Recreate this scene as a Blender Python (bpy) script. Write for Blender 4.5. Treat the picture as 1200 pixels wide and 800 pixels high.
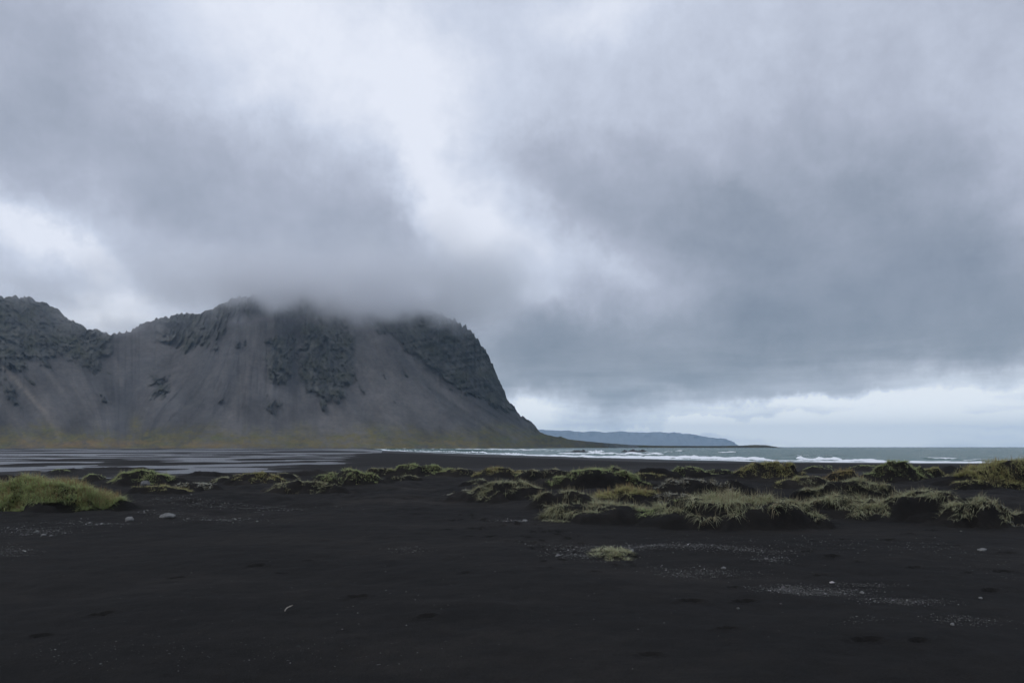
import bpy, bmesh, math, random
import numpy as np
from mathutils import Matrix, Vector

for o in list(bpy.data.objects):
    bpy.data.objects.remove(o, do_unlink=True)
sc = bpy.context.scene
C = sc.collection
R = math.radians

# ------------------------------------------------------------------ camera
CAMZ, F, HX, HY = 1.7, 900.0, 600.0, 523.5      # eye height; focal length and horizon in 1200x800 pixels
cam_d = bpy.data.cameras.new('camera')
cam = bpy.data.objects.new('camera', cam_d)
C.objects.link(cam)
cam.location = (0, 0, CAMZ)
cam.rotation_euler = (R(90), 0, 0)
cam_d.sensor_width = 36.0
cam_d.lens = 27.0
cam_d.shift_y = (HY - 400) / 1200.0
cam_d.clip_start = 0.1
cam_d.clip_end = 60000
sc.camera = cam

SUN_EL, SUN_AZ = 48.0, -105.0                     # elevation, azimuth from the view axis (+Y), + to the right

# ------------------------------------------------------------------ world
def srgb(r, g, b):
    f = lambda c: (c / 255 / 12.92) if c / 255 <= 0.04045 else ((c / 255 + 0.055) / 1.055) ** 2.4
    return (f(r), f(g), f(b), 1.0)

world = bpy.data.worlds.new('World')
sc.world = world
world.use_nodes = True
wt = world.node_tree
wt.nodes.clear()
WN, WL = wt.nodes, wt.links

def wmath(op, a, b=None, c=None, clamp=False):
    n = WN.new('ShaderNodeMath'); n.operation = op; n.use_clamp = clamp
    for i, v in enumerate((a, b, c)):
        if v is None: continue
        if isinstance(v, (int, float)): n.inputs[i].default_value = v
        else: WL.new(v, n.inputs[i])
    return n.outputs[0]

def wvec(op, a, b=None, scale=None):
    n = WN.new('ShaderNodeVectorMath'); n.operation = op
    for i, v in enumerate((a, b)):
        if v is None: continue
        if isinstance(v, tuple): n.inputs[i].default_value = v
        else: WL.new(v, n.inputs[i])
    if scale is not None: n.inputs['Scale'].default_value = scale
    return n.outputs['Value'] if op in ('DOT_PRODUCT', 'LENGTH') else n.outputs['Vector']

def wnoise(vec, scale, detail=5, rough=0.5, dist=0.0):
    n = WN.new('ShaderNodeTexNoise'); n.inputs['Scale'].default_value = scale
    n.inputs['Detail'].default_value = detail; n.inputs['Roughness'].default_value = rough
    n.inputs['Distortion'].default_value = dist
    WL.new(vec, n.inputs['Vector'])
    return n

def wsmooth(v, a, b):
    n = WN.new('ShaderNodeMapRange'); n.interpolation_type = 'SMOOTHSTEP'
    n.inputs['From Min'].default_value = a; n.inputs['From Max'].default_value = b
    WL.new(v, n.inputs['Value'])
    return n.outputs['Result']

tc = WN.new('ShaderNodeTexCoord')
D0 = wvec('NORMALIZE', tc.outputs['Generated'])
n1 = wnoise(D0, 5.0, 3, 0.5)
n2 = wnoise(D0, 13.0, 10, 0.68)
w1 = wvec('SCALE', wvec('SUBTRACT', n1.outputs['Color'], (0.5, 0.5, 0.5)), scale=0.09)
w2 = wvec('SCALE', wvec('SUBTRACT', n2.outputs['Color'], (0.5, 0.5, 0.5)), scale=0.10)
DW = wvec('ADD', D0, wvec('ADD', w1, w2))
DS = wvec('ADD', D0, wvec('SCALE', wvec('SUBTRACT', n2.outputs['Color'], (0.5, 0.5, 0.5)), scale=0.06))

sep = WN.new('ShaderNodeSeparateXYZ'); WL.new(D0, sep.inputs[0])
ez = wmath('MAXIMUM', sep.outputs['Z'], 0.0)

def blob(px, py, sx, sy, rot, amp, src=None, sharp=None):
    """A soft bank of cloud (or a gap in it) in a given direction of the sky."""
    c = Vector(((px - HX) / F, 1.0, (HY - py) / F)).normalized()
    h = Vector((c.y, -c.x, 0)).normalized()
    v = h.cross(c).normalized()
    if v.z < 0: v = -v
    a = R(rot)
    e1 = h * math.cos(a) - v * math.sin(a)
    e2 = c.cross(e1)
    M = Matrix((e1, e2, c)).transposed()
    m = WN.new('ShaderNodeMapping'); m.vector_type = 'TEXTURE'
    k = (c.y) / F
    m.inputs['Location'].default_value = c
    m.inputs['Rotation'].default_value = M.to_euler('XYZ')
    m.inputs['Scale'].default_value = (sx * k, sy * k, 0.5)
    WL.new(DW if src is None else src, m.inputs['Vector'])
    q = wvec('DOT_PRODUCT', m.outputs['Vector'], m.outputs['Vector'])
    e = wmath('EXPONENT', wmath('MULTIPLY', q, -1.0))
    if sharp: e = wsmooth(e, sharp[0], sharp[1])
    return wmath('MULTIPLY', e, amp)

BLOBS = [
    # bright wedge from the zenith down to the gap above the cape
    (290, 40, 170, 110, 12, .20), (430, 60, 160, 70, 20, .16), (520, 235, 60, 110, -14, .26), (500, 210, 34, 90, -16, .16), (590, 300, 125, 44, 26, .18, 'S', (.22, .70)), (710, 305, 100, 20, 26, .14, 'S'), (640, 280, 90, 26, 28, .08),
    (720, 22, 90, 36, 0, .20), (610, 130, 120, 40, 20, .08),
    # grey bank over the mountain, sharp along its seaward edge
    (30, 60, 130, 140, 0, -.20), (170, 215, 260, 70, 6, -.20), (330, 225, 175, 85, 4, -.13, 'S', (.18, .55)), (415, 235, 70, 60, 0, -.08), (380, 320, 280, 60, 0, -.12),
    (10, 268, 110, 30, 28, .30), (70, 300, 70, 16, 30, .16), (120, 368, 80, 20, 0, .30),
    # slanting roll and the dark mass to seaward
    (760, 225, 200, 60, 24, -.10, 'S', (.26, .62)), (700, 262, 110, 20, 28, -.07), (660, 190, 110, 40, 20, -.18), (1010, 265, 230, 120, 6, -.46), (830, 335, 130, 60, 16, -.08),
    (860, 395, 400, 55, -4, -.34), (1160, 400, 160, 34, 0, -.16), (620, 415, 130, 50, 0, -.22), (1130, 40, 160, 70, 0, -.08),
    (1205, 190, 44, 90, 0, .16),
    # clearing along the sea horizon
    (1080, 494, 350, 44, -1, .46, 'S', (.0, 1.0)), (1000, 468, 110, 5, -2, .20, 'S'), (1130, 458, 90, 5, -3, .18, 'S'), (960, 492, 160, 4, 0, .20, 'S'), (1140, 488, 100, 4, 0, .22, 'S'), (1060, 478, 180, 6, -1, -.12, 'S'), (900, 484, 80, 6, 0, -.10, 'S'), (1120, 503, 200, 4, 0, -.18, 'S'), (1150, 440, 120, 14, -4, .18, 'S'), (614, 488, 34, 16, 0, .60, 'S'), (822, 499, 40, 9, 0, .85, 'S', (.12, .6)), (740, 503, 70, 3, 0, .25, 'S'),
    (715, 478, 100, 15, 0, -.14, 'S'), (750, 450, 240, 20, 0, -.24), (1010, 455, 130, 7, -3, -.20, 'S'), (990, 514, 300, 5, 0, -.12, 'S'), (900, 478, 60, 5, -2, .10, 'S'),
]
# cloud layer seen in perspective (streaks flatten towards the horizon), everywhere in the sky
inv = wmath('DIVIDE', 1.0, wmath('ADD', ez, 0.10))
pl = WN.new('ShaderNodeCombineXYZ')
WL.new(wmath('MULTIPLY', sep.outputs['X'], inv), pl.inputs['X'])
WL.new(wmath('MULTIPLY', sep.outputs['Y'], inv), pl.inputs['Y'])
PV = pl.outputs[0]
nA = wnoise(PV, 1.3, 8, 0.6, 0.5)
nB = wnoise(D0, 3.0, 9, 0.60, 0.1)
nC = wnoise(D0, 8.0, 12, 0.68, 0.15)
t = wmath('ADD', 0.68, wmath('MULTIPLY', wmath('SUBTRACT', nA.outputs['Fac'], 0.5), 0.24))
t = wmath('ADD', t, wmath('MULTIPLY', wmath('SUBTRACT', nB.outputs['Fac'], 0.5), 0.42))
t = wmath('ADD', t, wmath('MULTIPLY', wmath('SUBTRACT', nC.outputs['Fac'], 0.5), 0.46))
mpd = WN.new('ShaderNodeMapping'); mpd.inputs['Scale'].default_value = (3.0, 3.0, 30.0); WL.new(D0, mpd.inputs['Vector'])
nD = wnoise(mpd.outputs[0], 1.5, 7, 0.58, 0.15)
t = wmath('ADD', t, wmath('MULTIPLY', wmath('MULTIPLY', wmath('SUBTRACT', nD.outputs['Fac'], 0.5), 0.85), wmath('SUBTRACT', 1.0, wsmooth(ez, 0.06, 0.16))))
for b in BLOBS:
    src = DS if len(b) > 6 and b[6] == 'S' else None
    t = wmath('ADD', t, blob(*b[:6], src=src, sharp=b[7] if len(b) > 7 else None))
ramp = WN.new('ShaderNodeValToRGB')
cr = ramp.color_ramp
cr.elements[0].position = 0.0; cr.elements[0].color = srgb(120, 132, 149)
cr.elements[1].position = 1.0; cr.elements[1].color = srgb(236, 241, 253)
for p, c in ((0.25, srgb(148, 157, 173)), (0.5, srgb(178, 185, 202)), (0.75, srgb(209, 217, 234))):
    e = cr.elements.new(p); e.color = c
WL.new(t, ramp.inputs['Fac'])
# a slightly greener cast low over the sea
tint = WN.new('ShaderNodeMix'); tint.data_type = 'RGBA'; tint.blend_type = 'MULTIPLY'
WL.new(wmath('SUBTRACT', 1.0, wsmooth(ez, 0.0, 0.22)), tint.inputs['Factor'])
WL.new(ramp.outputs['Color'], tint.inputs['A'])
tint.inputs['B'].default_value = (1.03, 1.03, 0.95, 1)
sky = WN.new('ShaderNodeTexSky'); sky.sky_type = 'NISHITA'; sky.sun_disc = False
sky.sun_elevation = R(SUN_EL); sky.sun_rotation = R(SUN_AZ); sky.air_density = 1.0; sky.dust_density = 1.0
cl10 = WN.new('ShaderNodeVectorMath'); cl10.operation = 'SCALE'; WL.new(wmath('MULTIPLY_ADD', wmath('SUBTRACT', 1.0, wsmooth(ez, 0.0, 0.12)), 5.6, 10.0), cl10.inputs['Scale'])
WL.new(tint.outputs['Result'], cl10.inputs[0])
cover = WN.new('ShaderNodeMix'); cover.data_type = 'RGBA'
cover.inputs['Factor'].default_value = 0.96
WL.new(sky.outputs['Color'], cover.inputs['A']); WL.new(cl10.outputs['Vector'], cover.inputs['B'])
bg = WN.new('ShaderNodeBackground'); bg.inputs['Strength'].default_value = 0.10
WL.new(cover.outputs['Result'], bg.inputs['Color'])
wo = WN.new('ShaderNodeOutputWorld'); WL.new(bg.outputs[0], wo.inputs['Surface'])

# ------------------------------------------------------------------ sun (veiled by the overcast)
sd_ = bpy.data.lights.new('sun', 'SUN'); sd_.energy = 0.7; sd_.angle = R(25); sd_.color = (1.0, 0.97, 0.93)
sun = bpy.data.objects.new('sun', sd_); C.objects.link(sun)
sv = Vector((math.sin(R(SUN_AZ)) * math.cos(R(SUN_EL)), math.cos(R(SUN_AZ)) * math.cos(R(SUN_EL)), math.sin(R(SUN_EL))))
sun.rotation_euler = sv.to_track_quat('Z', 'Y').to_euler()
sun.location = (0, 0, 60)

sc.view_settings.view_transform = 'Standard'
sc.view_settings.look = 'None'
sc.view_settings.exposure = 0.0
sc.view_settings.gamma = 1.0
sc.view_settings.use_curve_mapping = False
cy = sc.cycles
cy.use_denoising = True
cy.max_bounces = 16; cy.diffuse_bounces = 3; cy.glossy_bounces = 3; cy.transmission_bounces = 3
cy.volume_bounces = 14
cy.volume_step_rate = 0.6
cy.volume_max_steps = 256

# ------------------------------------------------------------------ numpy noise
rng = np.random.default_rng(7)
random.seed(7)
PERM = rng.permutation(512).astype(np.int64)
PERM = np.concatenate([PERM, PERM])
GA = rng.random(512) * 2 * np.pi
GX, GY = np.cos(GA), np.sin(GA)

def pnoise(x, y, seed=0):
    x = np.asarray(x, float) + seed * 17.31; y = np.asarray(y, float) - seed * 9.73
    xi, yi = np.floor(x).astype(np.int64), np.floor(y).astype(np.int64)
    xf, yf = x - xi, y - yi
    u = xf * xf * xf * (xf * (xf * 6 - 15) + 10); v = yf * yf * yf * (yf * (yf * 6 - 15) + 10)
    def g(ix, iy, dx, dy):
        h = PERM[(PERM[ix & 511] + iy) & 511]
        return GX[h] * dx + GY[h] * dy
    a = g(xi, yi, xf, yf); b = g(xi + 1, yi, xf - 1, yf)
    c = g(xi, yi + 1, xf, yf - 1); d = g(xi + 1, yi + 1, xf - 1, yf - 1)
    return ((a + u * (b - a)) + v * ((c + u * (d - c)) - (a + u * (b - a)))) * 1.5

def fbm(x, y, oct=4, seed=0, gain=0.5):
    s = np.zeros(np.broadcast(np.asarray(x), np.asarray(y)).shape); a = 1.0; f = 1.0
    for k in range(oct):
        s = s + a * pnoise(x * f, y * f, seed + k * 3); a *= gain; f *= 2.03
    return s

def ridged(x, y, oct=4, seed=0):
    s = np.zeros(np.broadcast(np.asarray(x), np.asarray(y)).shape); a = 1.0; f = 1.0
    for k in range(oct):
        s = s + a * (1 - np.abs(pnoise(x * f, y * f, seed + k * 5)) * 2); a *= 0.5; f *= 2.1
    return s / 1.9 - 0.4

def sst(a, b, x):
    t = np.clip((x - a) / (b - a), 0, 1)
    return t * t * (3 - 2 * t)

# ------------------------------------------------------------------ mesh helpers
def mesh_np(name, verts, quads=None, tris=None, smooth=True, colors=None, attrs=None):
    me = bpy.data.meshes.new(name)
    verts = np.asarray(verts, np.float32)
    nq = 0 if quads is None else len(quads); nt = 0 if tris is None else len(tris)
    me.vertices.add(len(verts)); me.vertices.foreach_set('co', verts.ravel())
    loops = np.concatenate([np.asarray(a, np.int32).ravel() for a in (quads, tris) if a is not None and len(a)])
    me.loops.add(len(loops)); me.loops.foreach_set('vertex_index', loops)
    starts = np.concatenate([np.arange(nq) * 4, nq * 4 + np.arange(nt) * 3]).astype(np.int32)
    me.polygons.add(nq + nt); me.polygons.foreach_set('loop_start', starts)
    me.polygons.foreach_set('use_smooth', np.full(nq + nt, smooth, dtype=bool))
    me.update(calc_edges=True); me.validate()
    if colors is not None:
        ca = me.color_attributes.new('Col', 'FLOAT_COLOR', 'POINT')
        cc = np.ones((len(verts), 4), np.float32); cc[:, :3] = colors
        ca.data.foreach_set('color', cc.ravel())
    for k, v in (attrs or {}).items():
        at = me.attributes.new(k, 'FLOAT', 'POINT'); at.data.foreach_set('value', np.asarray(v, np.float32).ravel())
    return me

def obj(name, me, mat, parent=None, loc=None):
    o = bpy.data.objects.new(name, me); C.objects.link(o)
    if mat is not None: me.materials.append(mat)
    if parent is not None: o.parent = parent
    if loc is not None: o.location = loc
    return o

def tag(o, label=None, cat=None, group=None, kind=None):
    if label: o['label'] = label
    if cat: o['category'] = cat
    if group: o['group'] = group
    if kind: o['kind'] = kind
    return o

def grid_quads(nr, nc, wrap=False):
    i = np.arange(nr - 1)[:, None]; j = np.arange(nc if wrap else nc - 1)[None, :]
    j2 = (j + 1) % nc
    return np.stack([i * nc + j, i * nc + j2, (i + 1) * nc + j2, (i + 1) * nc + j], -1).reshape(-1, 4)

# ------------------------------------------------------------------ materials
class Mat:
    def __init__(s, name):
        s.m = bpy.data.materials.new(name); s.m.use_nodes = True
        s.t = s.m.node_tree; s.N, s.L = s.t.nodes, s.t.links
        s.p = s.N['Principled BSDF']; s.out = s.N['Material Output']
    def new(s, typ, **inp):
        n = s.N.new(typ)
        for k, v in inp.items():
            n.inputs[k].default_value = v
        return n
    def link(s, a, b): s.L.new(a, b)
    def noise(s, vec, scale, detail=4, rough=0.5, stretch=None):
        n = s.new('ShaderNodeTexNoise', Scale=scale, Detail=detail, Roughness=rough)
        if stretch:
            mp = s.new('ShaderNodeMapping'); mp.inputs['Scale'].default_value = stretch
            s.link(vec, mp.inputs['Vector']); vec = mp.outputs[0]
        s.link(vec, n.inputs['Vector']); return n.outputs['Fac']
    def pos(s):
        return s.new('ShaderNodeNewGeometry').outputs['Position']
    def ramp(s, fac, stops):
        n = s.N.new('ShaderNodeValToRGB'); e = n.color_ramp.elements
        while len(e) > 1: e.remove(e[-1])
        e[0].position, e[0].color = stops[0][0], (*stops[0][1], 1)
        for p, c in stops[1:]:
            x = e.new(p); x.color = (*c, 1)
        s.link(fac, n.inputs['Fac']); return n.outputs['Color']
    def mr(s, v, a, b, c=0.0, d=1.0):
        n = s.N.new('ShaderNodeMapRange'); n.interpolation_type = 'SMOOTHSTEP'
        for k, x in zip(('From Min', 'From Max', 'To Min', 'To Max'), (a, b, c, d)): n.inputs[k].default_value = x
        s.link(v, n.inputs['Value']); return n.outputs['Result']
    def mix(s, f, a, b, blend='MIX'):
        n = s.N.new('ShaderNodeMix'); n.data_type = 'RGBA'; n.blend_type = blend
        for sock, v in ((n.inputs['Factor'], f), (n.inputs['A'], a), (n.inputs['B'], b)):
            if isinstance(v, (int, float)): sock.default_value = v
            elif isinstance(v, tuple): sock.default_value = (*v, 1) if len(v) == 3 else v
            else: s.link(v, sock)
        return n.outputs['Result']
    def math(s, op, a, b=None):
        n = s.N.new('ShaderNodeMath'); n.operation = op
        for i, v in enumerate((a, b)):
            if v is None: continue
            if isinstance(v, (int, float)): n.inputs[i].default_value = v
            else: s.link(v, n.inputs[i])
        return n.outputs[0]
    def attr(s, name):
        n = s.N.new('ShaderNodeAttribute'); n.attribute_name = name; return n
    def bump(s, h, strength, dist, normal=None):
        n = s.new('ShaderNodeBump', Strength=strength, Distance=dist); s.link(h, n.inputs['Height'])
        if normal is not None: s.link(normal, n.inputs['Normal'])
        return n.outputs['Normal']

def mat_sand():
    m = Mat('black_sand'); P = m.pos()
    big = m.noise(P, 0.28, 6, 0.62, (0.55, 1.0, 1)); mid = m.noise(P, 3.0, 5, 0.6); fine = m.noise(P, 60, 4, 0.7)
    grit = m.noise(P, 220, 2, 0.6)
    c = m.ramp(big, [(0.34, (0.0088, 0.0086, 0.0084)), (0.50, (0.0120, 0.0115, 0.0110)), (0.60, (0.0170, 0.0159, 0.0148)), (0.70, (0.0260, 0.0238, 0.0214))])
    c = m.mix(m.mr(mid, 0.35, 0.7), c, m.mix(1.0, c, (1.28, 1.24, 1.2), 'MULTIPLY'))
    g = m.ramp(fine, [(0.25, (0.6, 0.6, 0.6)), (0.5, (1, 1, 1)), (0.78, (1.75, 1.7, 1.65))])
    c = m.mix(0.75, c, g, 'MULTIPLY') if False else m.mix(1.0, c, g, 'MULTIPLY')
    sp = m.mr(grit, 0.68, 0.78); c = m.mix(m.math('MULTIPLY', sp, 0.55), c, (0.085, 0.083, 0.08))
    m.link(c, m.p.inputs['Base Color'])
    # wet where it lies close to the water table
    z = m.new('ShaderNodeSeparateXYZ'); m.link(P, z.inputs[0])
    wn = m.noise(P, 0.02, 4, 0.6)
    wet = m.mr(m.math('ADD', z.outputs['Z'], m.math('MULTIPLY', wn, 0.3)), -1.34, -1.18, 1.0, 0.0)
    r = m.N.new('ShaderNodeMapRange'); r.inputs['To Min'].default_value = 0.92; r.inputs['To Max'].default_value = 0.60
    m.link(wet, r.inputs['Value']); m.link(r.outputs['Result'], m.p.inputs['Roughness'])
    s = m.N.new('ShaderNodeMapRange'); s.inputs['To Min'].default_value = 0.10; s.inputs['To Max'].default_value = 0.12
    m.link(wet, s.inputs['Value']); m.link(s.outputs['Result'], m.p.inputs['Specular IOR Level'])
    h = m.math('ADD', m.math('MULTIPLY', mid, 1.0), m.math('MULTIPLY', fine, 0.35))
    m.link(m.bump(h, 0.7, 0.08), m.p.inputs['Normal'])
    return m.m

def mat_sea():
    m = Mat('sea_water'); P = m.pos()
    m.p.inputs['IOR'].default_value = 1.33
    m.p.inputs['Roughness'].default_value = 0.22
    m.p.inputs['Specular IOR Level'].default_value = 0.13
    n1 = m.noise(P, 0.16, 5, 0.6, (0.5, 1.0, 1)); n2 = m.noise(P, 0.02, 4, 0.55, (0.5, 1, 1))
    water = m.ramp(n2, [(0.35, (0.038, 0.092, 0.080)), (0.65, (0.062, 0.130, 0.110))])
    foam = m.attr('foam').outputs['Fac']
    fn = m.noise(P, 0.55, 5, 0.65); fn2 = m.noise(P, 0.12, 4, 0.6)
    thr = m.math('ADD', m.math('MULTIPLY', fn, 0.5), m.math('MULTIPLY', fn2, 0.5))
    fm = m.mr(m.math('SUBTRACT', m.math('ADD', foam, thr), 1.0), -0.16, 0.06)
    m.link(m.mix(fm, water, (0.82, 0.85, 0.88)), m.p.inputs['Base Color'])
    rr = m.N.new('ShaderNodeMapRange'); rr.inputs['To Min'].default_value = 0.22; rr.inputs['To Max'].default_value = 0.85
    m.link(fm, rr.inputs['Value']); m.link(rr.outputs['Result'], m.p.inputs['Roughness'])
    m.link(m.bump(n1, 1.0, 1.6), m.p.inputs['Normal'])
    return m.m

def mat_lagoon():
    m = Mat('shallow_water'); P = m.pos()
    m.p.inputs['Base Color'].default_value = (0.15, 0.158, 0.172, 1)
    m.p.inputs['IOR'].default_value = 1.33
    m.p.inputs['Roughness'].default_value = 0.30
    n = m.noise(P, 0.9, 4, 0.6, (0.6, 1, 1))
    m.link(m.bump(n, 1.0, 1.5), m.p.inputs['Normal'])
    return m.m

def mat_mountain():
    m = Mat('mountain_rock'); P = m.pos()
    c = m.attr('Col').outputs['Color']; rock = m.attr('rock').outputs['Fac']
    a = m.noise(P, 0.03, 6, 0.65); b = m.noise(P, 0.12, 5, 0.65, (1, 1, 0.5))
    f = m.math('ADD', m.math('MULTIPLY', a, 0.6), m.math('MULTIPLY', b, 0.4))
    dark = m.ramp(f, [(0.34, (0.62, 0.63, 0.65)), (0.5, (0.98, 0.98, 0.98)), (0.66, (1.38, 1.36, 1.33))])
    soft = m.ramp(f, [(0.34, (0.76, 0.76, 0.78)), (0.66, (1.26, 1.25, 1.22))])
    m.link(m.mix(1.0, c, m.mix(rock, soft, dark), 'MULTIPLY'), m.p.inputs['Base Color'])
    m.p.inputs['Roughness'].default_value = 0.95; m.p.inputs['Specular IOR Level'].default_value = 0.1
    bs = m.N.new('ShaderNodeBump'); bs.inputs['Distance'].default_value = 22.0
    m.link(m.math('ADD', m.math('MULTIPLY', rock, 0.45), 0.16), bs.inputs['Strength'])
    m.link(f, bs.inputs['Height']); m.link(bs.outputs['Normal'], m.p.inputs['Normal'])
    return m.m

def mat_plain(name, lo, hi, scale=4.0, rough=0.9, spec=0.2, bump=0.4, dist=0.05):
    m = Mat(name); P = m.new('ShaderNodeTexCoord').outputs['Object']
    n = m.noise(P, scale, 5, 0.65)
    m.link(m.ramp(n, [(0.3, lo), (0.7, hi)]), m.p.inputs['Base Color'])
    m.p.inputs['Roughness'].default_value = rough; m.p.inputs['Specular IOR Level'].default_value = spec
    m.link(m.bump(n, bump, dist), m.p.inputs['Normal'])
    return m.m

def mat_grass():
    m = Mat('dune_grass'); col = m.attr('Col').outputs['Color']
    m.N.remove(m.p)
    d = m.N.new('ShaderNodeBsdfDiffuse'); t = m.N.new('ShaderNodeBsdfTranslucent')
    m.link(col, d.inputs['Color']); m.link(col, t.inputs['Color'])
    x = m.N.new('ShaderNodeMixShader'); x.inputs['Fac'].default_value = 0.48
    m.link(d.outputs[0], x.inputs[1]); m.link(t.outputs[0], x.inputs[2]); m.link(x.outputs[0], m.out.inputs['Surface'])
    return m.m

def mat_vcol(name, rough=0.85):
    m = Mat(name); m.link(m.attr('Col').outputs['Color'], m.p.inputs['Base Color'])
    m.p.inputs['Roughness'].default_value = rough; m.p.inputs['Specular IOR Level'].default_value = 0.2
    return m.m

M_SAND, M_SEA, M_LAG, M_MTN, M_GRASS = mat_sand(), mat_sea(), mat_lagoon(), mat_mountain(), mat_grass()
M_FAR = mat_plain('far_headland_rock', (0.17, 0.18, 0.19), (0.25, 0.26, 0.27), 0.004, 0.95, 0.1, 0.3, 20)
M_REEF = mat_plain('wet_black_rock', (0.02, 0.021, 0.023), (0.05, 0.05, 0.052), 0.8, 0.5, 0.4, 0.8, 0.3)
M_STONE = mat_plain('pale_stone', (0.10, 0.10, 0.096), (0.22, 0.22, 0.212), 9, 0.85, 0.2, 0.5, 0.02)
M_STONEG = mat_plain('grey_stone', (0.09, 0.09, 0.09), (0.18, 0.18, 0.176), 9, 0.85, 0.2, 0.5, 0.02)
M_WOOD = mat_plain('bleached_wood', (0.22, 0.20, 0.17), (0.40, 0.37, 0.32), 14, 0.9, 0.1, 0.5, 0.01)
M_PEB = mat_vcol('pebble')

# ------------------------------------------------------------------ the lie of the land
SEA_Z, LAG_Z = -2.0, -1.47
SHORE = np.array([(28000, -6500), (2500, -350), (500, 95), (200, 150), (114, 171), (63, 190), (30, 262), (2, 345),
                  (-52, 500), (-140, 820), (-215, 1250), (-300, 1650), (-330, 2400), (-330, 28000)], float)

def shore_dist(X, Y):
    """signed distance to the waterline, positive on land"""
    best = np.full(X.shape, 1e12); sign = np.ones(X.shape)
    for (ax, ay), (bx, by) in zip(SHORE[:-1], SHORE[1:]):
        dx, dy = bx - ax, by - ay
        t = np.clip(((X - ax) * dx + (Y - ay) * dy) / (dx * dx + dy * dy), 0, 1)
        ex, ey = X - (ax + t * dx), Y - (ay + t * dy)
        d2 = ex * ex + ey * ey
        s = dx * ey - dy * ex
        near = d2 < best
        best = np.where(near, d2, best); sign = np.where(near, np.sign(s), sign)
    return np.sqrt(best) * sign          # travelling right to left, land lies on the left hand

# mounds: centre px, top py (sand), front foot py, half width px, depth factor
def plat(Rr):
    return -1.4 * sst(36, 95, Rr)

def depth_of(py):
    d = 1530.0 / max(py - HY, 1.0)
    for _ in range(30):
        d = 0.5 * d + 0.5 * (CAMZ - float(plat(np.array(d)))) * F / (py - HY)
    return d

MOUNDS = {}
def mound(key, pc, hw, yt, yb, ryf=0.8, lift=0.18):
    Df = depth_of(yb); rx = hw / F * Df
    ry = max(rx * ryf, 0.7); Yc = Df + ry * 0.85
    rx = hw / F * Yc
    top = CAMZ - (yt - HY) / F * Yc - lift * 0.7
    z0 = float(plat(np.array(Yc)))
    MOUNDS[key] = dict(X=(pc - HX) / F * Yc, Y=Yc, rx=rx, ry=ry, h=max(top - z0, 0.08), seed=len(MOUNDS))

# key, centre, half width, top (grass tips), front foot, depth factor, height of the grass above the sand
mound('big_left', 52, 82, 556, 597, .62, .30)
mound('small_dark', 108, 16, 551, 562, .7, .2)
mound('left_back', 165, 40, 545, 566, .8, .28)
mound('left_low', 190, 34, 566, 581, .8, .14)
mound('grey', 228, 26, 562, 574, .8, .10)
mound('l3', 304, 30, 550, 567, .8, .22)
mound('l3low', 356, 48, 560, 577, .7, .12)
mound('l4', 412, 34, 546, 568, .8, .22)
mound('l4b', 449, 22, 544, 558, .8, .22)
mound('l5', 496, 40, 542, 558, .7, .25)
mound('l6', 545, 20, 547, 558, .8, .16)
mound('l7', 582, 30, 544, 560, .7, .24)
mound('m1', 595, 50, 562, 587, .8, .16)
mound('m1low', 548, 26, 572, 582, .8, .10)
mound('m2', 645, 46, 546, 566, .6, .16)
mound('m3', 700, 60, 545, 572, .6, .22)
mound('m4', 735, 44, 567, 590, .6, .28)
mound('m5', 668, 44, 573, 596, .6, .16)
mound('m6', 712, 78, 583, 613, .7, .20)
mound('m7', 810, 30, 544, 558, .7, .2)
mound('m8', 815, 50, 556, 580, .7, .12)
mound('m8b', 800, 46, 574, 596, .7, .10)
mound('front', 862, 92, 571, 620, .85, .34)
mound('frontr', 928, 40, 590, 618, .8, .16)
mound('r1', 902, 40, 537, 562, .7, .28)
mound('r2', 948, 34, 556, 574, .7, .14)
mound('r3', 1050, 40, 536, 562, .7, .26)
mound('r4', 985, 38, 549, 572, .7, .26)
mound('r4b', 1090, 22, 544, 560, .8, .18)
mound('r5', 1000, 64, 559, 592, .6, .24)
mound('r6', 984, 42, 573, 606, .7, .24)
mound('r7', 1078, 84, 572, 612, .6, .18)
mound('r8', 1150, 48, 580, 618, .7, .18)
mound('farright', 1190, 72, 532, 570, .6, .40)
mound('bare_far', 1110, 26, 542, 556, .8, .02)
mound('bare1', 18, 34, 550.5, 558, .8, 0.02)
mound('bare2', 82, 30, 548.5, 554, .8, 0.02)
mound('bare3', 240, 34, 549.5, 556, .8, 0.02)
mound('bare4', 360, 34, 550, 557, .8, 0.02)
mound('bare5', 140, 36, 546.5, 551, .8, 0.02)
mound('bare6', 770, 30, 549, 560, .8, 0.02)
mound('tiny', 716, 24, 637, 655, .5, .07)

HUMM = [(560, 18, 558, 568), (622, 20, 553, 562), (662, 16, 557, 565), (762, 22, 552, 562), (778, 20, 562, 572), (842, 22, 547, 556), (868, 24, 555, 565), (925, 22, 563, 574),
        (938, 24, 575, 588), (1012, 20, 544, 552), (1122, 22, 552, 562), (1140, 26, 560, 572), (632, 24, 590, 602), (772, 24, 602, 616), (1040, 28, 594, 608), (908, 22, 608, 622),
        (332, 18, 552, 560), (384, 16, 553, 561), (470, 22, 553, 562), (525, 16, 551, 558), (262, 18, 556, 565), (70, 14, 548, 555), (680, 22, 563, 573), (835, 24, 566, 578), (1065, 22, 551, 561), (960, 20, 545, 554), (1186, 26, 600, 618), (605, 20, 550, 558)]
HSKIP = {2, 4, 6, 8, 12, 15, 22, 23}
for k_, (a_, b_, c_, d_) in enumerate(HUMM):
    if k_ in HSKIP: continue
    mound('humm%d' % k_, a_, b_, c_, d_, .7, .14)
FOOT = []
_tr = random.Random(11)
_fr = random.Random(3)
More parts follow.
